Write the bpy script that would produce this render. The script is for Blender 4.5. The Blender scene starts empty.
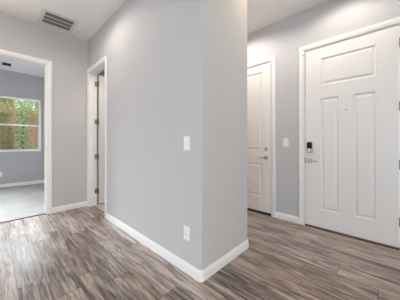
import bpy, bmesh, math, random
from mathutils import Vector, noise
random.seed(7)
S = bpy.context.scene
COL = S.collection
PI = math.pi

# ------------------------------------------------------------------ camera, world, daylight, exposure
H = 1.17                                  # camera height
cam_d = bpy.data.cameras.new('camera'); cam = bpy.data.objects.new('camera', cam_d); COL.objects.link(cam)
cam.location = (0, 0, H)
YAW = math.radians(43.625)                # forward direction measured from +X
cam.rotation_euler = (PI / 2, 0, YAW - PI / 2)
cam_d.sensor_width = 36; cam_d.lens = 36 * 196.66 / 400
cam_d.shift_y = -7.45 / 400
cam_d.clip_start = 0.02
S.camera = cam

W = bpy.data.worlds.new('world'); S.world = W; W.use_nodes = True
nt = W.node_tree; bg = nt.nodes['Background']
# hazy daylight sky: pale all over, with a broad bright glow added beyond the garden to put glare on the floor
tc = nt.nodes.new('ShaderNodeTexCoord')
dot = nt.nodes.new('ShaderNodeVectorMath'); dot.operation = 'DOT_PRODUCT'
GLOW = Vector((0.10, math.cos(math.radians(36)), math.sin(math.radians(36)))).normalized()
dot.inputs[1].default_value = GLOW
nt.links.new(tc.outputs['Generated'], dot.inputs[0])
rmp = nt.nodes.new('ShaderNodeMapRange'); rmp.interpolation_type = 'SMOOTHSTEP'
rmp.inputs['From Min'].default_value = 0.90; rmp.inputs['From Max'].default_value = 0.995
rmp.inputs['To Min'].default_value = 2.1; rmp.inputs['To Max'].default_value = 19.0
nt.links.new(dot.outputs['Value'], rmp.inputs[0])
bg.inputs['Color'].default_value = (0.90, 0.93, 1.0, 1)
nt.links.new(rmp.outputs[0], bg.inputs['Strength'])

def area(name, loc, direction, sx, sy, power, color):
    d = bpy.data.lights.new(name, 'AREA'); d.shape = 'RECTANGLE'; d.size = sx; d.size_y = sy
    d.energy = power; d.color = color
    o = bpy.data.objects.new(name, d); COL.objects.link(o); o.location = loc
    o.rotation_euler = Vector(direction).to_track_quat('-Z', 'Z').to_euler()
    return o
# area lamps for skylight through the great-room windows, plus an added unseen bedroom window
area('daylight_rear', (-1.65, -4.85, 0.85), (0, 1, 0.1), 3.2, 1.6, 168, (0.97, 0.95, 0.91))
area('daylight_side', (-4.35, -0.6, 0.9), (1, 0, 0.0), 2.4, 1.6, 92, (0.52, 0.76, 1.0))
bl = area('bedroom_fill', (-1.5, 7.5, 1.85), (0, -1, -1.0), 1.5, 1.2, 280, (0.80, 0.90, 1.0))  # added lamp that brightens the bedroom
bl.data.spread = math.radians(100)
CAN_COLOR = (1.0, 0.93, 0.85)

vs = S.view_settings
vs.view_transform = 'Standard'; vs.look = 'None'; vs.gamma = 1.0; vs.use_curve_mapping = False
vs.exposure = 0.15
S.cycles.max_bounces = 12; S.cycles.diffuse_bounces = 8; S.cycles.glossy_bounces = 6
S.cycles.transparent_max_bounces = 16
S.cycles.sample_clamp_indirect = 6.0
S.cycles.use_denoising = True

# ------------------------------------------------------------------ key dimensions (metres)
XC, YA, YC, XW, ZC = 1.201, 4.025, 1.132, 3.047, 3.05
XE = 1.968                                 # far edge of the central wall block
YB = 7.162                                 # bedroom far wall

# ------------------------------------------------------------------ helpers
def lin(r, g, b):
    f = lambda c: (c / 255 / 12.92) if c / 255 <= 0.04045 else ((c / 255 + 0.055) / 1.055) ** 2.4
    return (f(r), f(g), f(b), 1)

def mat(name, color, rough=0.5, metal=0.0, bump=None, spec=0.5, vary=None):
    """bump=(scale, strength, distance); vary=(scale, amount) mottles the colour"""
    m = bpy.data.materials.new(name); m.use_nodes = True
    n = m.node_tree.nodes; l = m.node_tree.links; p = n['Principled BSDF']
    p.inputs['Base Color'].default_value = color if len(color) == 4 else (*color, 1)
    p.inputs['Roughness'].default_value = rough; p.inputs['Metallic'].default_value = metal
    p.inputs['Specular IOR Level'].default_value = spec
    tcn = n.new('ShaderNodeTexCoord')
    if bump:
        t = n.new('ShaderNodeTexNoise'); t.inputs['Scale'].default_value = bump[0]; t.inputs['Detail'].default_value = 3
        b = n.new('ShaderNodeBump'); b.inputs['Strength'].default_value = bump[1]; b.inputs['Distance'].default_value = bump[2]
        l.new(tcn.outputs['Object'], t.inputs['Vector']); l.new(t.outputs['Fac'], b.inputs['Height']); l.new(b.outputs[0], p.inputs['Normal'])
    if vary:
        t = n.new('ShaderNodeTexNoise'); t.inputs['Scale'].default_value = vary[0]; t.inputs['Detail'].default_value = 4
        h = n.new('ShaderNodeHueSaturation'); h.inputs['Color'].default_value = p.inputs['Base Color'].default_value
        r = n.new('ShaderNodeMapRange'); r.inputs['From Min'].default_value = 0.3; r.inputs['From Max'].default_value = 0.7
        r.inputs['To Min'].default_value = 1 - vary[1]; r.inputs['To Max'].default_value = 1 + vary[1]
        l.new(tcn.outputs['Object'], t.inputs['Vector']); l.new(t.outputs['Fac'], r.inputs[0]); l.new(r.outputs[0], h.inputs['Value'])
        l.new(h.outputs[0], p.inputs['Base Color'])
    return m

M = {}
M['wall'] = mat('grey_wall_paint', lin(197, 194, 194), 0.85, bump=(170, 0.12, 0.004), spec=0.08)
M['wall_shaded'] = mat('grey_wall_paint_shaded', lin(180, 179, 180), 0.85, bump=(170, 0.12, 0.004), spec=0.08)  # same grey paint as the hall, darkened to hold the bedroom's shade
M['ceiling'] = mat('ceiling_paint', lin(242, 239, 237), 0.8, bump=(120, 0.15, 0.004), spec=0.2)
M['trim'] = mat('white_trim_paint', lin(238, 235, 232), 0.35)
M['door'] = mat('white_door_paint', lin(236, 232, 229), 0.38, bump=(60, 0.03, 0.003))
M['plastic'] = mat('white_plastic', lin(240, 240, 238), 0.3)
M['vinyl'] = mat('white_window_vinyl', lin(250, 250, 248), 0.35)
M['nickel'] = mat('satin_nickel', lin(204, 200, 195), 0.5, metal=1.0)
M['hinge'] = mat('aged_nickel', lin(150, 145, 138), 0.5, metal=0.8)
M['dark'] = mat('dark_slot', lin(38, 36, 35), 0.6)
M['black_glass'] = mat('black_touchscreen', lin(14, 14, 15), 0.12)
M['bronze'] = mat('dark_bronze_threshold', lin(104, 78, 62), 0.45, metal=0.2)
M['rubber'] = mat('dark_weatherstrip', lin(40, 30, 26), 0.7)
M['grille'] = mat('white_vent_enamel', lin(226, 222, 217), 0.4)
M['louver'] = mat('grey_vent_louver', lin(118, 111, 105), 0.5)
M['lens'] = mat('downlight_lens', (1, 1, 1), 0.4)
p = M['lens'].node_tree.nodes['Principled BSDF']; p.inputs['Emission Color'].default_value = (1.0, 0.86, 0.72, 1); p.inputs['Emission Strength'].default_value = 6
M['tile'] = mat('beige_tile', lin(214, 198, 184), 0.4, vary=(4, 0.06))
M['fence'] = mat('weathered_fence_wood', lin(190, 160, 134), 0.85, vary=(9, 0.25))
M['ground'] = mat('garden_soil', lin(140, 118, 96), 0.95, vary=(3, 0.2))
M['bark'] = mat('bark', lin(96, 78, 62), 0.9, vary=(12, 0.25))

def leaf_mat(name, c1, c2, c3):
    m = bpy.data.materials.new(name); m.use_nodes = True
    n = m.node_tree.nodes; l = m.node_tree.links; pr = n['Principled BSDF']
    t = n.new('ShaderNodeTexCoord'); ns = n.new('ShaderNodeTexNoise'); ns.inputs['Scale'].default_value = 22; ns.inputs['Detail'].default_value = 3
    r = n.new('ShaderNodeValToRGB'); r.color_ramp.elements[0].position = 0.34; r.color_ramp.elements[0].color = c1
    r.color_ramp.elements[1].position = 0.68; r.color_ramp.elements[1].color = c3
    e = r.color_ramp.elements.new(0.5); e.color = c2
    l.new(t.outputs['Object'], ns.inputs['Vector']); l.new(ns.outputs['Fac'], r.inputs[0]); l.new(r.outputs[0], pr.inputs['Base Color'])
    pr.inputs['Roughness'].default_value = 0.5
    tr = n.new('ShaderNodeBsdfTranslucent'); l.new(r.outputs[0], tr.inputs['Color'])
    mx = n.new('ShaderNodeMixShader'); mx.inputs[0].default_value = 0.35
    l.new(pr.outputs[0], mx.inputs[1]); l.new(tr.outputs[0], mx.inputs[2]); l.new(mx.outputs[0], n['Material Output'].inputs['Surface'])
    return m
M['leaf_green'] = leaf_mat('shrub_leaves', lin(92, 126, 88), lin(160, 184, 134), lin(232, 232, 196))  # palest tone paints highlight specks into the leaf colour
M['leaf_yellow'] = leaf_mat('tree_leaves', lin(112, 132, 78), lin(176, 190, 120), lin(226, 220, 176))
M['leaf_rust'] = leaf_mat('vine_leaves', lin(112, 132, 94), lin(184, 190, 140), lin(216, 184, 150))

def glass_mat():
    m = bpy.data.materials.new('clear_window_glass'); m.use_nodes = True
    n = m.node_tree.nodes; l = m.node_tree.links; n.remove(n['Principled BSDF'])
    tr = n.new('ShaderNodeBsdfTransparent'); tr.inputs[0].default_value = (0.95, 0.97, 0.96, 1)
    g = n.new('ShaderNodeBsdfGlossy'); g.inputs['Roughness'].default_value = 0.02
    fr = n.new('ShaderNodeFresnel'); fr.inputs['IOR'].default_value = 1.45
    mx = n.new('ShaderNodeMixShader'); l.new(fr.outputs[0], mx.inputs[0]); l.new(tr.outputs[0], mx.inputs[1]); l.new(g.outputs[0], mx.inputs[2])
    l.new(mx.outputs[0], n['Material Output'].inputs['Surface'])
    return m
M['glass'] = glass_mat()

def plank_mat():
    """wood-look vinyl planks running along world Y, 0.18 m wide, 1.22 m long, random offsets and tones"""
    m = bpy.data.materials.new('wood_look_vinyl_plank'); m.use_nodes = True
    n = m.node_tree.nodes; l = m.node_tree.links; p = n['Principled BSDF']
    def math_(op, a, b=None):
        k = n.new('ShaderNodeMath'); k.operation = op
        for i, v in enumerate((a, b)):
            if v is None: continue
            if isinstance(v, (int, float)): k.inputs[i].default_value = v
            else: l.new(v, k.inputs[i])
        return k.outputs[0]
    geo = n.new('ShaderNodeNewGeometry'); sx = n.new('ShaderNodeSeparateXYZ'); l.new(geo.outputs['Position'], sx.inputs[0])
    X, Y = sx.outputs['X'], sx.outputs['Y']
    xs = math_('DIVIDE', math_('ADD', X, 20.03), 0.18); row = math_('FLOOR', xs); fx = math_('FRACT', xs)
    wn = n.new('ShaderNodeTexWhiteNoise'); wn.noise_dimensions = '1D'; l.new(row, wn.inputs['W'])
    ys = math_('ADD', math_('DIVIDE', math_('ADD', Y, 20.0), 1.22), math_('MULTIPLY', wn.outputs['Value'], 7.31)); idx = math_('FLOOR', ys); fy = math_('FRACT', ys)
    cmb = n.new('ShaderNodeCombineXYZ'); l.new(row, cmb.inputs[0]); l.new(idx, cmb.inputs[1])
    w2 = n.new('ShaderNodeTexWhiteNoise'); w2.noise_dimensions = '2D'; l.new(cmb.outputs[0], w2.inputs['Vector'])
    rnd = w2.outputs['Value']; rcol = n.new('ShaderNodeSeparateColor'); l.new(w2.outputs['Color'], rcol.inputs[0])
    # grain space: stretched along the plank and shifted per plank
    gv = n.new('ShaderNodeCombineXYZ')
    l.new(math_('ADD', math_('MULTIPLY', X, 20.0), math_('MULTIPLY', rcol.outputs[0], 40)), gv.inputs[0])
    l.new(math_('ADD', math_('MULTIPLY', Y, 1.5), math_('MULTIPLY', rcol.outputs[1], 40)), gv.inputs[1])
    l.new(math_('MULTIPLY', rcol.outputs[2], 30), gv.inputs[2])
    g1 = n.new('ShaderNodeTexNoise'); g1.inputs['Scale'].default_value = 1.0; g1.inputs['Detail'].default_value = 5; g1.inputs['Roughness'].default_value = 0.6; g1.inputs['Distortion'].default_value = 1.5
    l.new(gv.outputs[0], g1.inputs['Vector'])
    gv2 = n.new('ShaderNodeVectorMath'); gv2.operation = 'MULTIPLY'; gv2.inputs[1].default_value = (1.25, 1.0, 1.0); l.new(gv.outputs[0], gv2.inputs[0])
    g2 = n.new('ShaderNodeTexNoise'); g2.inputs['Scale'].default_value = 1.6; g2.inputs['Detail'].default_value = 4; g2.inputs['Roughness'].default_value = 0.7
    l.new(gv2.outputs[0], g2.inputs['Vector'])
    # broad warm / cool drift inside planks
    g3 = n.new('ShaderNodeTexNoise'); g3.inputs['Scale'].default_value = 0.55; g3.inputs['Detail'].default_value = 2; l.new(gv.outputs[0], g3.inputs['Vector'])
    gv4 = n.new('ShaderNodeCombineXYZ')
    l.new(math_('ADD', math_('MULTIPLY', X, 7.0), math_('MULTIPLY', rcol.outputs[1], 17)), gv4.inputs[0]); l.new(math_('ADD', math_('MULTIPLY', Y, 2.2), math_('MULTIPLY', rcol.outputs[0], 23)), gv4.inputs[1])
    g4 = n.new('ShaderNodeTexNoise'); g4.inputs['Scale'].default_value = 1.0; g4.inputs['Detail'].default_value = 3; g4.inputs['Distortion'].default_value = 1.0; l.new(gv4.outputs[0], g4.inputs['Vector'])
    tone = math_('ADD', math_('ADD', math_('ADD', math_('MULTIPLY', g1.outputs['Fac'], 0.40), math_('MULTIPLY', g2.outputs['Fac'], 0.40)), math_('MULTIPLY', g4.outputs['Fac'], 0.20)), math_('MULTIPLY', math_('SUBTRACT', rnd, 0.5), 0.09))
    gv5 = n.new('ShaderNodeCombineXYZ')
    l.new(math_('ADD', math_('MULTIPLY', X, 34.0), math_('MULTIPLY', rcol.outputs[2], 31)), gv5.inputs[0]); l.new(math_('ADD', math_('MULTIPLY', Y, 3.2), math_('MULTIPLY', rcol.outputs[1], 29)), gv5.inputs[1])
    g5 = n.new('ShaderNodeTexNoise'); g5.inputs['Scale'].default_value = 1.0; g5.inputs['Detail'].default_value = 4; g5.inputs['Roughness'].default_value = 0.65; g5.inputs['Distortion'].default_value = 0.8; l.new(gv5.outputs[0], g5.inputs['Vector'])
    pr5 = n.new('ShaderNodeMapRange'); l.new(g5.outputs['Fac'], pr5.inputs[0]); pr5.inputs['From Min'].default_value = 0.54; pr5.inputs['From Max'].default_value = 0.64; pr5.inputs['To Min'].default_value = 0.0; pr5.inputs['To Max'].default_value = 0.085
    tone = math_('ADD', math_('SUBTRACT', tone, pr5.outputs[0]), 0.018)
    cr = n.new('ShaderNodeValToRGB'); l.new(tone, cr.inputs[0]); ce = cr.color_ramp
    ce.elements[0].position = 0.36; ce.elements[0].color = PLANK[0]
    ce.elements[1].position = 0.63; ce.elements[1].color = PLANK[3]
    e = ce.elements.new(0.455); e.color = PLANK[1]
    e = ce.elements.new(0.54); e.color = PLANK[2]
    warm = n.new('ShaderNodeMix'); warm.data_type = 'RGBA'; warm.blend_type = 'MULTIPLY'
    l.new(cr.outputs[0], warm.inputs[6]); warm.inputs[7].default_value = (1.0, 0.84, 0.72, 1)
    mr = n.new('ShaderNodeMapRange'); mr.inputs['From Min'].default_value = 0.4; mr.inputs['From Max'].default_value = 0.65; l.new(g3.outputs['Fac'], mr.inputs[0]); mr.inputs['To Max'].default_value = 0.9
    l.new(mr.outputs[0], warm.inputs[0])
    # seams
    ex = math_('MULTIPLY', math_('MINIMUM', fx, math_('SUBTRACT', 1.0, fx)), 0.18)
    ey = math_('MULTIPLY', math_('MINIMUM', fy, math_('SUBTRACT', 1.0, fy)), 1.22)
    edge = math_('MINIMUM', ex, ey)
    sr = n.new('ShaderNodeMapRange'); l.new(edge, sr.inputs[0]); sr.inputs['From Min'].default_value = 0.0010; sr.inputs['From Max'].default_value = 0.0040; sr.inputs['To Min'].default_value = 0.42; sr.inputs['To Max'].default_value = 1.0
    seam = n.new('ShaderNodeMix'); seam.data_type = 'RGBA'; seam.blend_type = 'MULTIPLY'; seam.inputs[0].default_value = 1.0
    l.new(warm.outputs[2], seam.inputs[6])
    sc = n.new('ShaderNodeCombineColor'); [l.new(sr.outputs[0], sc.inputs[i]) for i in range(3)]; l.new(sc.outputs[0], seam.inputs[7])
    l.new(seam.outputs[2], p.inputs['Base Color'])
    rr = n.new('ShaderNodeMapRange'); l.new(g2.outputs['Fac'], rr.inputs[0]); rr.inputs['To Min'].default_value = 0.24; rr.inputs['To Max'].default_value = 0.36
    l.new(rr.outputs[0], p.inputs['Roughness'])
    b = n.new('ShaderNodeBump'); b.inputs['Strength'].default_value = 0.25; b.inputs['Distance'].default_value = 0.002
    hh = math_('ADD', math_('MULTIPLY', g2.outputs['Fac'], 0.6), sr.outputs[0]); l.new(hh, b.inputs['Height']); l.new(b.outputs[0], p.inputs['Normal'])
    p.inputs['Specular IOR Level'].default_value = 0.55
    return m
PLANK = [lin(72, 60, 56), lin(124, 111, 105), lin(166, 154, 148), lin(202, 191, 185)]
M['plank'] = plank_mat()

def carpet_mat():
    m = mat('light_grey_carpet', lin(199, 194, 190), 0.95, bump=(260, 0.9, 0.008), spec=0.1, vary=(4.5, 0.09))
    return m
M['carpet'] = carpet_mat()

# ---- object making
def tag(o, label, cat, kind=None, group=None):
    o['label'] = label; o['category'] = cat
    if kind: o['kind'] = kind
    if group: o['group'] = group
    return o

def empty(name, loc, label, cat, kind=None, group=None):
    o = bpy.data.objects.new(name, None); COL.objects.link(o); o.location = loc; o.empty_display_size = 0.1
    return tag(o, label, cat, kind, group)

def obj(name, bm, m, parent=None, smooth=False, bevel=0.0, label=None):
    """link bm (built in world coordinates) as ONE mesh object; origin at its thing's base"""
    bmesh.ops.remove_doubles(bm, verts=bm.verts, dist=1e-5)
    bmesh.ops.recalc_face_normals(bm, faces=bm.faces)
    if parent is None:
        xs = [v.co for v in bm.verts]
        org = Vector(((min(v.x for v in xs) + max(v.x for v in xs)) / 2, (min(v.y for v in xs) + max(v.y for v in xs)) / 2, min(v.z for v in xs)))
    else:
        org = parent.location.copy(); q = parent.parent
        while q: org += q.location; q = q.parent
    bmesh.ops.translate(bm, verts=bm.verts, vec=-org)
    me = bpy.data.meshes.new(name); bm.to_mesh(me); bm.free(); me.materials.append(m)
    o = bpy.data.objects.new(name, me); COL.objects.link(o)
    if parent is None: o.location = org
    else: o.parent = parent
    if smooth:
        for f in me.polygons: f.use_smooth = True
    if bevel:
        b = o.modifiers.new('bevel', 'BEVEL'); b.width = bevel; b.segments = 2; b.limit_method = 'ANGLE'; b.angle_limit = math.radians(40)
    if label: o['label'] = label
    return o

class Frame:
    """local u (right as seen), v (up), n (towards the viewer)"""
    def __init__(s, o, u, n): s.o = Vector(o); s.u = Vector(u); s.v = Vector((0, 0, 1)); s.n = Vector(n)
    def __call__(s, u, v, n=0.0): return s.o + s.u * u + s.v * v + s.n * n
F_ENTRY = Frame((XW, 0, 0), (0, -1, 0), (-1, 0, 0))     # u = -Y
F_COL = Frame((XC, 0, 0), (0, -1, 0), (-1, 0, 0))       # u = -Y
F_WA = Frame((0, YA, 0), (1, 0, 0), (0, -1, 0))         # u = X
F_BED = Frame((0, YB, 0), (1, 0, 0), (0, -1, 0))        # u = X

def face(bm, pts): return bm.faces.new([bm.verts.new(p) for p in pts])
def box(bm, F, u0, u1, v0, v1, n0, n1):
    c = [bm.verts.new(F(u, v, n)) for n in (n0, n1) for v in (v0, v1) for u in (u0, u1)]
    for q in ((0, 1, 3, 2), (4, 6, 7, 5), (0, 4, 5, 1), (2, 3, 7, 6), (0, 2, 6, 4), (1, 5, 7, 3)):
        bm.faces.new([c[i] for i in q])
F_W = Frame((0, 0, 0), (1, 0, 0), (0, 1, 0))
def wbox(bm, x0, x1, y0, y1, z0, z1): box(bm, F_W, x0, x1, z0, z1, y0, y1)

def cyl(bm, a, b, r0, r1=None, seg=20, caps=True):
    a = Vector(a); b = Vector(b); r1 = r0 if r1 is None else r1
    d = (b - a).normalized(); t = d.orthogonal().normalized(); s = d.cross(t)
    A = [bm.verts.new(a + (t * math.cos(k * 2 * PI / seg) + s * math.sin(k * 2 * PI / seg)) * r0) for k in range(seg)]
    B = [bm.verts.new(b + (t * math.cos(k * 2 * PI / seg) + s * math.sin(k * 2 * PI / seg)) * r1) for k in range(seg)]
    for k in range(seg): bm.faces.new((A[k], A[(k + 1) % seg], B[(k + 1) % seg], B[k]))
    if caps: bm.faces.new(A[::-1]); bm.faces.new(B)

def wall_holes(bm, F, u0, u1, v0, v1, holes, n0, n1):
    us = sorted({u0, u1, *[h[0] for h in holes], *[h[1] for h in holes]}); vs_ = sorted({v0, v1, *[h[2] for h in holes], *[h[3] for h in holes]})
    us = [u for u in us if u0 <= u <= u1]; vs_ = [v for v in vs_ if v0 <= v <= v1]
    def solid(i, j):
        if i < 0 or j < 0 or i >= len(us) - 1 or j >= len(vs_) - 1: return False
        cu, cv = (us[i] + us[i + 1]) / 2, (vs_[j] + vs_[j + 1]) / 2
        return not any(h[0] < cu < h[1] and h[2] < cv < h[3] for h in holes)
    for i in range(len(us) - 1):
        for j in range(len(vs_) - 1):
            if not solid(i, j): continue
            a, b, c, d = us[i], us[i + 1], vs_[j], vs_[j + 1]
            for n in (n0, n1): face(bm, [F(a, c, n), F(b, c, n), F(b, d, n), F(a, d, n)])
            if not solid(i - 1, j): face(bm, [F(a, c, n0), F(a, d, n0), F(a, d, n1), F(a, c, n1)])
            if not solid(i + 1, j): face(bm, [F(b, c, n0), F(b, d, n0), F(b, d, n1), F(b, c, n1)])
            if not solid(i, j - 1): face(bm, [F(a, c, n0), F(b, c, n0), F(b, c, n1), F(a, c, n1)])
            if not solid(i, j + 1): face(bm, [F(a, d, n0), F(b, d, n0), F(b, d, n1), F(a, d, n1)])

def sweep(bm, rings, close=True):
    """rings of equal length; skins them and caps the ends"""
    R = [[bm.verts.new(p) for p in r] for r in rings]; k = len(R[0])
    for a, b in zip(R, R[1:]):
        for i in range(k): bm.faces.new((a[i], a[(i + 1) % k], b[(i + 1) % k], b[i]))
    if close: bm.faces.new(R[0][::-1]); bm.faces.new(R[-1])

CASE = [(0, 0), (0, 0.009), (0.005, 0.012), (0.016, 0.012), (0.021, 0.016), (0.044, 0.018), (0.058, 0.018), (0.062, 0.015), (0.062, 0)]   # (w outward, n)
def casing(name, F, u0, u1, v1, label):
    bm = bmesh.new()
    rings = [[F(u0 - w, 0, n) for w, n in CASE], [F(u0 - w, v1 + w, n) for w, n in CASE], [F(u1 + w, v1 + w, n) for w, n in CASE], [F(u1 + w, 0, n) for w, n in CASE]]
    sweep(bm, rings)
    return tag(obj(name, bm, M['trim']), label, 'door casing', 'structure')

BASE = [(0, 0), (0.014, 0), (0.014, 0.060), (0.011, 0.066), (0.011, 0.072), (0.006, 0.088), (0.004, 0.092), (0, 0.092)]   # (out, z)
def baseboard(name, path, label, side=1, m=None):
    """path of (x, y) floor points; the board sits on the left (side=1) of the walking direction"""
    P = [Vector((x, y)) for x, y in path]; rings = []
    for i, q in enumerate(P):
        d0 = (q - P[i - 1]).normalized() if i else None; d1 = (P[i + 1] - q).normalized() if i < len(P) - 1 else None
        n0 = Vector((-d0.y, d0.x)) if d0 else None; n1 = Vector((-d1.y, d1.x)) if d1 else None
        if n0 and n1:
            nn = (n0 + n1).normalized(); nn = nn / max(0.3, nn.dot(n0))
        else: nn = n0 or n1
        rings.append([Vector((q.x + nn.x * side * o, q.y + nn.y * side * o, z)) for o, z in BASE])
    bm = bmesh.new(); sweep(bm, rings)
    return tag(obj(name, bm, m or M['trim']), label, 'baseboard', 'structure')

def arc(cx, cy, r, a0, a1, k=10):
    return [(cx + r * math.cos(math.radians(a0 + (a1 - a0) * i / k)), cy + r * math.sin(math.radians(a0 + (a1 - a0) * i / k))) for i in range(k + 1)]

# ------------------------------------------------------------------ floors and ceilings
bm = bmesh.new(); wbox(bm, -4.2, XW + 0.15, -4.7, YA + 0.03, -0.12, 0.0)
tag(obj('floor', bm, M['plank']), 'grey-brown wood-look plank floor of the hall', 'floor', 'structure')
bm = bmesh.new(); wbox(bm, -2.8, XW + 0.15, YA + 0.042, YB + 0.16, -0.12, 0.012)
tag(obj('floor_carpet', bm, M['carpet'], bevel=0.006), 'light grey carpet covering the bedroom floor beyond the left doorway', 'carpet', 'structure')
bm = bmesh.new(); wbox(bm, -0.22, 0.590, YA + 0.03, YA + 0.042, -0.12, 0.006)
tag(obj('trim_1', bm, M['rubber']), 'thin dark strip where plank floor meets bedroom carpet', 'floor trim', 'structure')
bm = bmesh.new(); wbox(bm, -4.2, XW + 0.15, -4.7, YB + 0.16, ZC, ZC + 0.12)
tag(obj('ceiling', bm, M['ceiling']), 'flat pale grey ceiling over hall and bedroom', 'ceiling', 'structure')

bm = bmesh.new(); wbox(bm, XC + 0.085, XW, 2.55, YA, -0.10, 0.004)
tag(obj('floor_tile', bm, M['tile']), 'beige tile floor of the small room behind the narrow door', 'floor', 'structure')
# ------------------------------------------------------------------ walls
T = 0.13
# bedroom wall (left), openings: bedroom door
BD0, BD1, DH = -0.235, 0.605, 2.45
bm = bmesh.new(); wall_holes(bm, F_WA, -4.2, XW + 0.15, 0, ZC, [(BD0, BD1, 0, DH)], -T, 0)
tag(obj('wall_left', bm, M['wall']), 'grey wall with the open bedroom doorway', 'wall', 'structure')
# wall of the hall with the narrow door: near edge y=3.21, far edge y=3.93
QD0, QD1 = -3.955, -3.185
Y2 = 2.55
bm = bmesh.new(); wall_holes(bm, F_COL, -YA, -Y2, 0, ZC, [(QD0, QD1, 0, DH)], -T, 0)
r = 0.02
out = arc(XC + r, YC + r, r, 180, 270) + arc(XE - r, YC + r, r, 270, 360) + [(XE, Y2 - T), (XW, Y2 - T), (XW, Y2), (XC, Y2)]
b0 = [bm.verts.new((x, y, 0)) for x, y in out]; b1 = [bm.verts.new((x, y, ZC)) for x, y in out]
for i in range(len(out)): bm.faces.new((b0[i], b0[(i + 1) % len(out)], b1[(i + 1) % len(out)], b1[i]))
bm.faces.new(b0[::-1]); bm.faces.new(b1)
wc = tag(obj('wall_center', bm, M['wall']), 'grey wall jutting into the hall with a rounded outside corner', 'wall', 'structure')
for f in wc.data.polygons:
    f.use_smooth = False
# entry wall, openings: entry door, narrow inner door
ED0, ED1 = -0.858, 0.106          # entry door rough opening in u (= -y)
ND0, ND1 = -2.275, -1.332
DT = 2.468
bm = bmesh.new(); wall_holes(bm, F_ENTRY, -YA, 4.7, 0, ZC, [(ED0, ED1, 0, DT), (ND0, ND1, 0, DT)], -0.15, 0)
tag(obj('wall_right', bm, M['wall']), 'grey wall holding the white entry door', 'wall', 'structure')
# rear and west walls with their window openings
F_REAR = Frame((0, -4.5, 0), (-1, 0, 0), (0, 1, 0)); F_SIDE = Frame((-4.0, 0, 0), (0, 1, 0), (1, 0, 0))
bm = bmesh.new(); wall_holes(bm, F_REAR, -XW, 4.2, 0, ZC, [(0.0, 3.3, 0.0, 2.4)], -T, 0)
tag(obj('wall_rear', bm, M['wall']), 'grey wall behind the viewpoint with a wide glazed opening', 'wall', 'structure')
bm = bmesh.new(); wall_holes(bm, F_SIDE, -4.5, YA, 0, ZC, [(-1.8, 0.6, 0.0, 2.1)], -T, 0)
tag(obj('wall_side', bm, M['wall']), 'grey side wall far left of the viewpoint with a window opening', 'wall', 'structure')
# bedroom walls
WIN = (0.045, 0.945, 0.925, 2.385)
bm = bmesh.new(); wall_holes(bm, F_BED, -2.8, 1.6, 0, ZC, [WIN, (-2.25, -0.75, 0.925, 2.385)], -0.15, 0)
tag(obj('wall_bedroom', bm, M['wall_shaded']), 'grey bedroom wall with the window onto the garden', 'wall', 'structure')
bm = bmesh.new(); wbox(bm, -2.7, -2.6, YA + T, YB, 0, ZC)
tag(obj('wall_bedroom_left', bm, M['wall_shaded']), 'plain grey left wall of the bedroom', 'wall', 'structure')
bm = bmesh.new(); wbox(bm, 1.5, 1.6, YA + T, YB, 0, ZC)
tag(obj('wall_bedroom_right', bm, M['wall_shaded']), 'plain grey right wall of the bedroom', 'wall', 'structure')

# ------------------------------------------------------------------ baseboards
baseboard('baseboard_left', [(0.667, YA), (XC - 0.018, YA)], 'white baseboard between the two left doorways', side=-1)
baseboard('baseboard_center', [(XC, 3.123)] + arc(XC + r, YC + r, r, 180, 270) + arc(XE - r, YC + r, r, 270, 360) + [(XE, Y2 - T)], 'white baseboard wrapping the foot of the jutting wall', side=-1)
baseboard('baseboard_right', [(XW, 1.27), (XW, 0.922)], 'white baseboard between the inner door and entry door', side=-1)
baseboard('baseboard_rear', [(XW, -0.174), (XW, -4.5)], 'white baseboard right of the entry door', side=-1)
baseboard('baseboard_bedroom', [(-2.6, YB), (1.5, YB)], 'white baseboard along the bedroom wall under the window', side=-1)
for v in bpy.data.objects['baseboard_bedroom'].data.vertices: v.co.z += 0.012

# ------------------------------------------------------------------ door frames
def jamb(name, F, u0, u1, v1, n0, n1, label, stop=None, m=None):
    """lining of an opening with a door stop; u0..u1 x 0..v1 is the clear rough hole"""
    bm = bmesh.new(); t = 0.012
    box(bm, F, u0, u0 + t, 0, v1, n0, n1); box(bm, F, u1 - t, u1, 0, v1, n0, n1); box(bm, F, u0 + t, u1 - t, v1 - t, v1, n0, n1)
    if stop:
        a, b = stop; s = 0.012
        box(bm, F, u0 + t, u0 + t + s, 0, v1 - t, a, b); box(bm, F, u1 - t - s, u1 - t, 0, v1 - t, a, b); box(bm, F, u0 + t + s, u1 - t - s, v1 - t - s, v1 - t, a, b)
    return tag(obj(name, bm, m or M['trim']), label, 'door frame', 'structure')
jamb('trim_2', F_WA, BD0, BD1, DH, -T - 0.002, 0.002, 'white lining inside the open bedroom doorway', stop=(-0.085, -0.045))
casing('trim_3', F_WA, BD0 + 0.003, BD1 - 0.003, DH - 0.003, 'white casing around the open bedroom doorway')
jamb('trim_4', F_COL, QD0, QD1, DH, -T - 0.002, 0.002, 'white lining inside the narrow hall doorway', stop=(-0.085, -0.05))
casing('trim_5', F_COL, QD0 + 0.003, QD1 - 0.003, DH - 0.003, 'white casing around the narrow hall doorway')
jamb('trim_6', F_ENTRY, ED0 - 0.003, ED1 + 0.003, DT + 0.003, -0.15, -0.002, 'white frame behind the edges of the entry door', stop=(-0.15, -0.062))
casing('trim_7', F_ENTRY, ED0 - 0.003, ED1 + 0.003, DT + 0.003, 'white casing around the entry door')
jamb('trim_8', F_ENTRY, ND0 - 0.003, ND1 + 0.003, DT + 0.003, -0.15, -0.002, 'white frame behind the edges of the inner door', stop=(-0.15, -0.062))
casing('trim_9', F_ENTRY, ND0 - 0.003, ND1 + 0.003, DT + 0.003, 'white casing around the partly hidden inner door')
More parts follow.
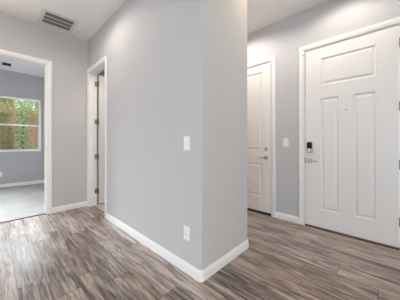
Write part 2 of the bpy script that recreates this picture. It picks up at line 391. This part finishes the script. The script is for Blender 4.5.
# thresholds
bm = bmesh.new(); box(bm, F_ENTRY, ED0 + 0.01, ED1 - 0.01, 0.0, 0.013, -0.15, 0.020)
tag(obj('trim_10', bm, M['bronze'], bevel=0.006), 'dark bronze threshold under the entry door', 'threshold', 'structure')
bm = bmesh.new(); box(bm, F_ENTRY, ND0 + 0.01, ND1 - 0.01, 0.0, 0.018, -0.15, 0.012)
tag(obj('trim_11', bm, M['rubber'], bevel=0.005), 'dark threshold under the partly hidden inner door', 'threshold', 'structure')

# ------------------------------------------------------------------ panel doors
def door_leaf(F, u0, u1, v0, v1, n_front, thick, panels, root, both=False):
    """slab with openings for its moulded panels; each panel is a part of its own"""
    bm = bmesh.new()
    wall_holes(bm, F, u0, u1, v0, v1, panels, n_front - thick, n_front)
    obj('slab', bm, M['door'], root, bevel=0.002)
    prof = [(0.0, -0.0005), (0.003, -0.009), (0.012, -0.015), (0.022, -0.015), (0.044, -0.003), (0.050, -0.003)]   # (inset, depth)
    for a, b, c, d in panels:
        bm = bmesh.new()
        sides = [(n_front, 1)] + [(n_front - thick, -1)]
        for base, sg in sides:
            rings = [[bm.verts.new(F(uu, vv, base + sg * dep)) for uu, vv in ((a + i, c + i), (b - i, c + i), (b - i, d - i), (a + i, d - i))] for i, dep in prof]
            for p0, p1 in zip(rings, rings[1:]):
                for k in range(4): bm.faces.new((p0[k], p0[(k + 1) % 4], p1[(k + 1) % 4], p1[k]))
            bm.faces.new(rings[-1])
        obj('panel', bm, M['door'], root)

def hinge(F, u, v, n, root, h=0.095, leaf=0.028, side=0):
    bm = bmesh.new(); cyl(bm, F(u, v - h / 2, n), F(u, v + h / 2, n), 0.0075, seg=12)
    cyl(bm, F(u, v + h / 2, n), F(u, v + h / 2 + 0.006, n), 0.005, seg=12); cyl(bm, F(u, v - h / 2 - 0.006, n), F(u, v - h / 2, n), 0.005, seg=12)
    if side: box(bm, F, min(u, u + side * leaf), max(u, u + side * leaf), v - h / 2, v + h / 2, n - 0.004, n - 0.001)
    return obj('hinge', bm, M['hinge'], root, label='satin nickel hinge')

def lever(F, u, v, n, root, direction, length=0.115, square=0.062):
    """square rose with a straight lever"""
    bm = bmesh.new(); s = square / 2
    box(bm, F, u - s, u + s, v - s, v + s, n, n + 0.010)
    ro = obj('handle_rose', bm, M['nickel'], root, bevel=0.003, label='square satin nickel rose')
    bm = bmesh.new(); cyl(bm, F(u, v, n + 0.010), F(u, v, n + 0.052), 0.011, seg=16)
    a, b = sorted((u - direction * 0.012, u + direction * length))
    box(bm, F, a, b, v - 0.010, v + 0.010, n + 0.042, n + 0.056)
    obj('lever', bm, M['nickel'], ro, bevel=0.004, label='straight satin nickel lever')

# --- entry door: u = -y ; latch side is on the left
e = empty('door_1', (XW - 0.01, 0.375, 0.018), 'wide white three-panel entry door with black keypad lock', 'door', 'structure')
EP = [(-0.652, -0.100, 1.945, 2.305), (-0.655, -0.455, 0.262, 1.765), (-0.300, -0.098, 0.262, 1.765)]
door_leaf(F_ENTRY, ED0 + 0.016, ED1 - 0.014, 0.019, DT - 0.016, -0.005, 0.044, EP, e)
# keypad deadbolt
kb = bmesh.new(); ku0, ku1, kv0, kv1 = -0.820, -0.748, 1.022, 1.180; nf = -0.005
def rrect(u0, u1, v0, v1, r, k=5):
    pts = []
    for cx, cy, a0 in ((u1 - r, v1 - r, 0), (u0 + r, v1 - r, 90), (u0 + r, v0 + r, 180), (u1 - r, v0 + r, 270)):
        for i in range(k + 1):
            a = math.radians(a0 + 90 * i / k); pts.append((cx + r * math.cos(a), cy + r * math.sin(a)))
    return pts
def plate(bm, F, pts, n0, n1):
    a = [bm.verts.new(F(u, v, n0)) for u, v in pts]; b = [bm.verts.new(F(u, v, n1)) for u, v in pts]
    k = len(pts)
    for i in range(k): bm.faces.new((a[i], a[(i + 1) % k], b[(i + 1) % k], b[i]))
    bm.faces.new(a[::-1]); bm.faces.new(b)
plate(kb, F_ENTRY, rrect(ku0, ku1, kv0, kv1, 0.018), nf, nf + 0.026)
lock = obj('keypad_lock', kb, M['nickel'], e, bevel=0.003, label='satin nickel lock body with black keypad')
kb = bmesh.new(); plate(kb, F_ENTRY, rrect(ku0 + 0.004, ku1 - 0.004, kv0 + 0.068, kv1 - 0.004, 0.012), nf + 0.026, nf + 0.029)
obj('keypad_screen', kb, M['black_glass'], lock, label='glossy black keypad screen')
kb = bmesh.new(); uc, vc = (ku0 + ku1) / 2, kv0 + 0.036
cyl(kb, F_ENTRY(uc, vc, nf + 0.026), F_ENTRY(uc, vc, nf + 0.030), 0.027, seg=28)
ring = obj('thumb_turn_base', kb, M['nickel'], lock)
kb = bmesh.new(); plate(kb, F_ENTRY, rrect(uc - 0.017, uc + 0.017, vc - 0.012, vc + 0.020, 0.0115), nf + 0.030, nf + 0.046)
obj('thumb_turn', kb, M['plastic'], lock, bevel=0.003, label='pale oval thumb turn')
lever(F_ENTRY, -0.785, 0.918, nf, e, 1, length=0.105)
bm = bmesh.new(); box(bm, F_ENTRY, ED0 + 0.006, ED0 + 0.0155, 0.878, 0.958, -0.016, -0.004)
obj('latch_plate', bm, M['dark'], e, label='dark latch plate on door edge')
bm = bmesh.new(); cyl(bm, F_ENTRY(-0.376, 1.582, nf), F_ENTRY(-0.376, 1.582, nf + 0.005), 0.0095, seg=18)
pe = obj('peephole', bm, M['nickel'], e, label='small round peephole')
bm = bmesh.new(); cyl(bm, F_ENTRY(-0.376, 1.582, nf + 0.005), F_ENTRY(-0.376, 1.582, nf + 0.006), 0.005, seg=14)
obj('peephole_lens', bm, M['black_glass'], pe)
for v in (0.305, 0.93, 1.57, 2.26): hinge(F_ENTRY, ED1 - 0.007, v, 0.003, e)
bm = bmesh.new(); box(bm, F_ENTRY, ED0 + 0.014, ED1 - 0.014, 0.013, 0.020, -0.046, -0.009)
obj('door_sweep', bm, M['rubber'], e, label='dark sweep under the door')

# --- partly hidden inner door (two panels), latch side on the right
e = empty('door_2', (XW - 0.01, 1.815, 0.018), 'white two-panel inner door partly hidden behind the jutting wall', 'door', 'structure')
IP = [(-2.125, -1.500, 1.043, 2.335), (-2.125, -1.500, 0.285, 0.822)]
door_leaf(F_ENTRY, ND0 + 0.014, ND1 - 0.016, 0.034, DT - 0.016, -0.004, 0.044, IP, e)
bm = bmesh.new(); box(bm, F_ENTRY, ND0 + 0.012, ND1 - 0.012, 0.018, 0.036, -0.050, -0.006)
obj('door_sweep', bm, M['rubber'], e, label='dark sweep under the door')
bm = bmesh.new(); plate(bm, F_ENTRY, rrect(-1.452, -1.398, 1.042, 1.096, 0.010), -0.004, 0.006)
db = obj('deadbolt', bm, M['nickel'], e, bevel=0.003, label='square satin nickel deadbolt plate')
bm = bmesh.new(); box(bm, F_ENTRY, -1.430, -1.420, 1.052, 1.086, 0.006, 0.022)
obj('thumb_turn', bm, M['nickel'], db, bevel=0.003)
lever(F_ENTRY, -1.425, 0.925, -0.004, e, -1, length=0.115, square=0.062)
for v in (0.305, 0.93, 1.57, 2.26): hinge(F_ENTRY, ND0 + 0.004, v, 0.004, e)

# --- narrow hall door, swung open into the room behind, hinged on the far side
HX, HY = XC + T + 0.016, 3.934
F_BATH = Frame((HX, HY - 0.026, 0), (1, 0, 0), (0, -1, 0))
e = empty('door_3', (HX, HY, 0.012), 'narrow white door standing open inside the left hall doorway', 'door', 'structure')
BW = 0.735
door_leaf(F_BATH, 0.016, BW, 0.028, DH - 0.018, 0.0, 0.035, [(0.115, BW - 0.115, 1.043, 2.31), (0.115, BW - 0.115, 0.25, 0.822)], e)
lever(F_BATH, BW - 0.065, 0.925, 0.0, e, -1, length=0.105)
for v in (0.265, 0.905, 1.555, 2.26):
    bm = bmesh.new(); h = 0.09
    cyl(bm, (HX - 0.004, HY, v - h / 2), (HX - 0.004, HY, v + h / 2), 0.008, seg=12)
    wbox(bm, HX - 0.052, HX - 0.004, HY + 0.0005, HY + 0.004, v - h / 2, v + h / 2)
    wbox(bm, HX - 0.001, HX + 0.005, HY - 0.055, HY, v - h / 2, v + h / 2)
    obj('hinge', bm, M['hinge'], e, label='satin nickel hinge')

# ------------------------------------------------------------------ bedroom window
wx0, wx1, wz0, wz1 = WIN
e = empty('window_1', ((wx0 + wx1) / 2, YB + 0.1, wz0), 'white single-hung bedroom window looking onto fence and foliage', 'window', 'structure')
def ring_frame(bm, F, u0, u1, v0, v1, w, n0, n1, wb=None, wt=None):
    wb = w if wb is None else wb; wt = w if wt is None else wt
    box(bm, F, u0, u0 + w, v0, v1, n0, n1); box(bm, F, u1 - w, u1, v0, v1, n0, n1)
    box(bm, F, u0 + w, u1 - w, v0, v0 + wb, n0, n1); box(bm, F, u0 + w, u1 - w, v1 - wt, v1, n0, n1)
bm = bmesh.new(); ring_frame(bm, F_BED, wx0, wx1, wz0, wz1, 0.026, -0.145, -0.075)
obj('window_frame', bm, M['vinyl'], e, bevel=0.003)
ZM = 1.640
bm = bmesh.new(); ring_frame(bm, F_BED, wx0 + 0.026, wx1 - 0.026, ZM - 0.012, wz1 - 0.026, 0.022, -0.138, -0.116, wb=0.03)
up = obj('upper_sash', bm, M['vinyl'], e, bevel=0.002)
bm = bmesh.new(); box(bm, F_BED, wx0 + 0.046, wx1 - 0.046, ZM + 0.016, wz1 - 0.046, -0.130, -0.126); obj('pane', bm, M['glass'], up)
bm = bmesh.new(); ring_frame(bm, F_BED, wx0 + 0.026, wx1 - 0.026, wz0 + 0.026, ZM + 0.022, 0.034, -0.112, -0.085, wb=0.034, wt=0.038)
lo = obj('lower_sash', bm, M['vinyl'], e, bevel=0.002)
bm = bmesh.new(); box(bm, F_BED, wx0 + 0.058, wx1 - 0.058, wz0 + 0.058, ZM - 0.014, -0.102, -0.098); obj('pane', bm, M['glass'], lo)
bm = bmesh.new(); box(bm, F_BED, 0.47, 0.53, ZM + 0.022, ZM + 0.032, -0.108, -0.088); obj('sash_lock', bm, M['vinyl'], lo, bevel=0.002)
bm = bmesh.new(); box(bm, F_BED, wx0 + 0.001, wx1 - 0.001, wz0, wz0 + 0.006, -0.075, 0.004)
obj('window_sill', bm, M['trim'], e, bevel=0.002)

# great-room glazing and an added, unseen bedroom window (daylight comes through these)
def simple_window(name, F, u0, u1, v0, v1, bars, loc, label):
    e = empty(name, loc, label, 'window', 'structure')
    bm = bmesh.new(); ring_frame(bm, F, u0, u1, v0, v1, 0.05, -0.10, -0.04)
    for b in bars: box(bm, F, b - 0.035, b + 0.035, v0 + 0.05, v1 - 0.05, -0.095, -0.045)
    f = obj('window_frame', bm, M['vinyl'], e)
    cuts = [u0 + 0.05] + [x for b in bars for x in (b - 0.035, b + 0.035)] + [u1 - 0.05]
    for a, b in zip(cuts[::2], cuts[1::2]):
        bm = bmesh.new(); box(bm, F, a, b, v0 + 0.05, v1 - 0.05, -0.072, -0.068); obj('pane', bm, M['glass'], f)
simple_window('window_2', F_REAR, 0.0, 3.3, 0.0, 2.4, [1.65], (-1.65, -4.5, 0), 'wide sliding glass opening in the wall behind the viewpoint')
simple_window('window_3', F_SIDE, -1.8, 0.6, 0.0, 2.1, [-0.6], (-4.0, -0.6, 0.0), 'white glazed opening in the side wall far left of the viewpoint')
simple_window('window_4', F_BED, -2.25, -0.75, 0.925, 2.385, [-1.5], (-1.5, YB, 0.925), 'added unseen window that brightens the bedroom')  # added window, lets extra light into the bedroom

# ------------------------------------------------------------------ wall plates
def decora(F, u, v, name, label, rocker=True):
    c = F(u, v, 0); e = empty(name, c, label, 'light switch' if rocker else 'power outlet')
    w, h = 0.077, 0.124
    if name == 'light_switch' or True:
        bm = bmesh.new(); plate(bm, F, rrect(u - w / 2, u + w / 2, v - h / 2, v + h / 2, 0.006), 0.0, 0.006); obj('cover_plate', bm, M['plastic'], e, bevel=0.002)
    if rocker:
        bm = bmesh.new()
        pts = [(-0.033, 0.006), (-0.033, 0.0075), (0.0, 0.0085), (0.033, 0.012), (0.033, 0.006)]
        a = [bm.verts.new(F(u - 0.0165, v + y, n)) for y, n in pts]; b = [bm.verts.new(F(u + 0.0165, v + y, n)) for y, n in pts]
        for i in range(5): bm.faces.new((a[i], a[(i + 1) % 5], b[(i + 1) % 5], b[i]))
        bm.faces.new(a[::-1]); bm.faces.new(b)
        obj('rocker', bm, M['plastic'], e)
    else:
        bm = bmesh.new(); plate(bm, F, rrect(u - 0.0168, u + 0.0168, v - 0.0335, v + 0.0335, 0.003), 0.006, 0.0075); rc = obj('receptacle', bm, M['plastic'], e)
        bm = bmesh.new()
        for s in (-1, 1):
            cy = v + s * 0.0175
            box(bm, F, u - 0.0075, u - 0.0055, cy - 0.001, cy + 0.008, 0.0074, 0.0078); box(bm, F, u + 0.0055, u + 0.0075, cy - 0.001, cy + 0.007, 0.0074, 0.0078)
            cyl(bm, F(u, cy - 0.007, 0.0074), F(u, cy - 0.007, 0.0078), 0.0025, seg=10)
        obj('slots', bm, M['dark'], rc, label='dark plug slots')
    return e
decora(F_COL, -1.307, 1.163, 'light_switch', 'white rocker light switch high on the jutting wall above the outlet')
decora(F_ENTRY, -1.110, 1.172, 'light_switch', 'white rocker light switch between the inner door and entry door')
decora(F_COL, -1.307, 0.354, 'power_outlet', 'white power outlet low on the jutting wall below the switch', rocker=False)
decora(F_BED, 0.115, 0.358, 'power_outlet', 'white power outlet on the bedroom wall below the window', rocker=False)

# ------------------------------------------------------------------ door contact sensors
def sensor(F, u, v, n, label):
    e = empty('door_sensor', F(u, v, n), label, 'sensor')
    bm = bmesh.new(); plate(bm, F, rrect(u - 0.011, u + 0.011, v - 0.018, v + 0.018, 0.003), n, n + 0.014); obj('sensor_body', bm, M['plastic'], e, bevel=0.002)
    bm = bmesh.new(); box(bm, F, u - 0.009, u + 0.009, v - 0.024, v - 0.018, n, n + 0.010); obj('sensor_base', bm, M['louver'], e, label='grey edge of sensor')
sensor(F_ENTRY, -0.862, 2.425, 0.0165, 'tiny white contact sensor at the upper left corner of the entry door')
sensor(F_ENTRY, -1.343, 2.415, 0.0100, 'tiny white contact sensor at the upper right corner of the inner door')

# ------------------------------------------------------------------ ceiling vents
def vent(name, x0, x1, y0, y1, border, bars, blades, label, group=None, mats=('grille', 'louver')):
    e = empty(name, ((x0 + x1) / 2, (y0 + y1) / 2, ZC), label, 'ceiling vent')
    F = Frame((0, 0, ZC), (1, 0, 0), (0, 0, -1)); F.v = Vector((0, 1, 0))
    bm = bmesh.new(); ring_frame(bm, F, x0, x1, y0, y1, border, 0.0, 0.010); obj('vent_frame', bm, M[mats[0]], e, bevel=0.003)
    bm = bmesh.new(); box(bm, F, x0 + border, x1 - border, y0 + border, y1 - border, 0.0003, 0.0010); obj('duct_shade', bm, M['dark'], e, label='dark sheet standing for shade in the duct')  # flat dark sheet in place of the shade inside the duct
    iy0, iy1 = y0 + border, y1 - border
    for i in range(bars):
        yb = iy0 + (i + 1) * (iy1 - iy0) / (bars + 1)
        bm = bmesh.new(); box(bm, F, x0 + border, x1 - border, yb - 0.008, yb + 0.008, 0.001, 0.010); obj('vent_bar', bm, M[mats[0]], e, bevel=0.002)
    bm = bmesh.new()
    for k in range(blades):
        yb = iy0 + (k + 0.5) * (iy1 - iy0) / blades; w = (iy1 - iy0) / blades * 0.42
        bm.faces.new([bm.verts.new(F(x, yb + dy, n)) for x, dy, n in ((x0 + border, -w, 0.0015), (x1 - border, -w, 0.0015), (x1 - border, w, 0.008), (x0 + border, w, 0.008))])
    o = obj('louvers', bm, M[mats[1]], e, label='angled grey louvers'); s = o.modifiers.new('thick', 'SOLIDIFY'); s.thickness = 0.001; s.offset = 0
vent('return_air_vent', 0.472, 0.912, 3.490, 3.905, 0.042, 2, 18, 'square white return air vent with dark louvers on the hall ceiling')
vent('air_register', 0.12, 0.31, 6.46, 6.73, 0.020, 0, 7, 'small dark air register on the bedroom ceiling', mats=('grille', 'dark'))

# ------------------------------------------------------------------ recessed ceiling lamps (out of frame; two of them are added fill)
def downlight(x, y, label, power, color=CAN_COLOR, cone=166, soft=0.06):
    e = empty('recessed_downlight', (x, y, ZC), label, 'downlight', group='recessed ceiling lamps')
    bm = bmesh.new()
    seg = 28; pr = [(0.085, 0.0), (0.085, -0.006), (0.066, -0.008), (0.062, 0.0)]
    R = [[bm.verts.new((x + r_ * math.cos(2 * PI * k / seg), y + r_ * math.sin(2 * PI * k / seg), ZC + z)) for k in range(seg)] for r_, z in pr]
    for a, b in zip(R, R[1:]):
        for k in range(seg): bm.faces.new((a[k], a[(k + 1) % seg], b[(k + 1) % seg], b[k]))
    obj('trim_ring', bm, M['plastic'], e, smooth=True)
    bm = bmesh.new(); cyl(bm, (x, y, ZC), (x, y, ZC - 0.004), 0.062, seg=28); obj('lens', bm, M['lens'], e)
    d = bpy.data.lights.new('lamp_light', 'SPOT'); d.energy = power; d.color = color; d.spot_size = math.radians(cone); d.spot_blend = 0.5; d.shadow_soft_size = soft
    o = bpy.data.objects.new('lamp_light', d); COL.objects.link(o); o.parent = e; o.location = (0, 0, -0.012)
downlight(0.62, 2.72, 'round recessed ceiling lamp beside the jutting wall near the left doors', 31, (1.0, 0.915, 0.825))
downlight(2.60, 0.34, 'round recessed ceiling lamp in front of the entry door', 28)
downlight(2.52, 1.70, 'round recessed ceiling lamp in front of the inner door', 49, (1.0, 0.95, 0.89))
downlight(1.9, 0.84, 'added fill downlight in front of the short side of the jutting wall', 14, (1.0, 0.74, 0.5))  # fill lamp added to brighten the upper short side of the wall
downlight(1.78, 3.05, 'added fill downlight inside the small room behind the narrow door', 60, (1.0, 0.88, 0.79), 140, 0.28)  # fill lamp added to brighten the face of the open narrow door
# added unseen fill lamps: they brighten the hall by way of the ceiling
def uplighter(ux, uy, power, label):
    e = empty('fill_uplighter', (ux, uy, 0), label, 'added fill lamp', group='added fill uplighters')
    bm = bmesh.new(); cyl(bm, (ux, uy, 0), (ux, uy, 0.025), 0.15, 0.145, seg=28); obj('base', bm, M['nickel'], e, bevel=0.004)
    bm = bmesh.new(); cyl(bm, (ux, uy, 0.025), (ux, uy, 1.70), 0.013, seg=14); obj('pole', bm, M['nickel'], e)
    bm = bmesh.new(); seg = 28; pr = [(0.02, 1.70), (0.09, 1.73), (0.15, 1.80), (0.17, 1.86), (0.165, 1.86), (0.145, 1.805), (0.085, 1.738), (0.0, 1.72)]
    R = [[bm.verts.new((ux + r_ * math.cos(2 * PI * k / seg), uy + r_ * math.sin(2 * PI * k / seg), z)) for k in range(seg)] for r_, z in pr]
    for a, b in zip(R, R[1:]):
        for k in range(seg): bm.faces.new((a[k], a[(k + 1) % seg], b[(k + 1) % seg], b[k]))
    obj('lamp_bowl', bm, M['plastic'], e, smooth=True)
    d = bpy.data.lights.new('lamp_light', 'SPOT'); d.energy = power; d.color = (1.0, 0.96, 0.91); d.spot_size = math.radians(125); d.spot_blend = 0.6; d.shadow_soft_size = 0.05
    o = bpy.data.objects.new('lamp_light', d); COL.objects.link(o); o.parent = e; o.location = (0, 0, 1.86); o.rotation_euler = (PI, 0, 0)
uplighter(-1.15, 2.6, 172, 'unseen uplighter added left of the viewpoint to brighten the ceiling')
uplighter(1.7, -1.4, 44, 'unseen uplighter added behind the viewpoint on the right to brighten the ceiling')

# ------------------------------------------------------------------ garden beyond the bedroom window
bm = bmesh.new(); wbox(bm, -12, 14, YB + 0.3, 24, -0.4, 0.10)
tag(obj('garden_ground', bm, M['ground']), 'bare brown garden soil outside the bedroom window', 'ground', 'structure')
e = empty('garden_fence', (0.7, 9.6, 0.10), 'tall brown wooden fence outside the bedroom window', 'fence')
bm = bmesh.new(); x = -3.5
while x < 5.0:
    z = 2.40 + random.uniform(-0.012, 0.012); k = int(round((x + 3.5) / 0.125)) % 2; wbox(bm, x, x + 0.135, 9.585 + 0.014 * k, 9.599 + 0.014 * k, 0.10, z); x += 0.125
obj('fence_boards', bm, M['fence'], e)
for z in (0.5, 1.3, 2.1):
    bm = bmesh.new(); wbox(bm, -3.5, 5.0, 9.613, 9.655, z, z + 0.09); obj('fence_rail', bm, M['fence'], e)
for x in (-3.4, -1.0, 1.4, 3.8):
    bm = bmesh.new(); wbox(bm, x, x + 0.09, 9.656, 9.746, 0.10, 2.42); obj('fence_post', bm, M['fence'], e)

def foliage(name, base, blobs, leaf, n, m, label, cat, stems):
    """blobs: (x, y, z, rx, ry, rz) crowns that n leaves of size leaf fill"""
    e = empty(name, base, label, cat)
    bm = bmesh.new(); tot = sum(b[3] * b[5] for b in blobs)
    for b in blobs:
        for _ in range(int(n * b[3] * b[5] / tot)):
            d = Vector((random.gauss(0, 1), random.gauss(0, 1), random.gauss(0, 1))).normalized() * random.uniform(0.45, 1.0) ** 0.6
            c = Vector((b[0] + d.x * b[3], b[1] + d.y * b[4], b[2] + d.z * b[5]))
            if c.z < 0.12: continue
            t = Vector((random.gauss(0, 1), random.gauss(0, 1), random.gauss(0, 0.7))).normalized(); s = t.orthogonal().normalized()
            s = (s * math.cos(random.random() * 6) + t.cross(s) * math.sin(random.random() * 6)).normalized(); L = leaf * random.uniform(0.6, 1.3)
            bm.faces.new([bm.verts.new(q) for q in (c - t * L, c - t * L * 0.2 + s * L * 0.42, c + t * L, c - t * L * 0.2 - s * L * 0.42)])
    me_o = obj('foliage', bm, m, e)
    for a, b2, r0 in stems:
        bm = bmesh.new(); cyl(bm, a, b2, r0, r0 * 0.5, seg=8); obj('stem', bm, M['bark'], e)
foliage('garden_shrub', (0.66, 9.2, 0.1), [(0.70, 9.3, 1.75, 0.20, 0.2, 0.75), (0.68, 9.3, 0.95, 0.21, 0.2, 0.55), (0.72, 9.3, 2.3, 0.19, 0.18, 0.4)], 0.045, 1500, M['leaf_green'],
        'green leafy shrub against the fence in the middle of the bedroom window', 'shrub', [((0.66, 9.3, 0.1), (0.68, 9.3, 1.6), 0.03), ((0.69, 9.3, 0.1), (0.74, 9.3, 2.1), 0.02)])
foliage('climbing_vine', (0.25, 9.45, 0.1), [(0.20, 9.48, 1.5, 0.26, 0.035, 0.75), (0.05, 9.48, 2.28, 0.42, 0.035, 0.32), (0.24, 9.48, 1.0, 0.22, 0.035, 0.35)], 0.030, 3000, M['leaf_rust'],
        'sparse vine climbing the fence at the left of the bedroom window', 'vine', [((0.25, 9.52, 0.1), (0.2, 9.52, 1.8), 0.012)])
foliage('garden_shrub', (1.25, 9.3, 0.1), [(1.20, 9.4, 2.25, 0.26, 0.14, 0.45), (1.40, 9.4, 1.7, 0.2, 0.14, 0.5), (1.12, 9.4, 1.05, 0.16, 0.12, 0.2)], 0.030, 1300, M['leaf_yellow'],
        'pale green shrub against the fence at the right of the bedroom window', 'shrub', [((1.3, 9.4, 0.1), (1.28, 9.4, 1.9), 0.025)])
foliage('garden_tree', (0.2, 10.9, 0.1), [(-0.1, 10.9, 2.6, 0.75, 0.5, 0.52), (0.55, 10.9, 2.6, 0.55, 0.4, 0.50)], 0.055, 4200, M['leaf_yellow'],
        'yellow-green tree crown rising behind the fence at the left', 'tree', [((0.2, 10.9, 0.1), (0.15, 10.9, 2.4), 0.07), ((0.18, 10.9, 1.6), (0.5, 10.9, 2.4), 0.04)])
foliage('garden_tree', (1.75, 11.8, 0.1), [(1.80, 11.8, 2.6, 0.55, 0.5, 0.52), (1.30, 11.75, 2.80, 0.42, 0.3, 0.52)], 0.055, 3400, M['leaf_green'],
        'green tree crown rising behind the fence at the right', 'tree', [((1.75, 11.8, 0.1), (1.75, 11.8, 2.4), 0.06)])
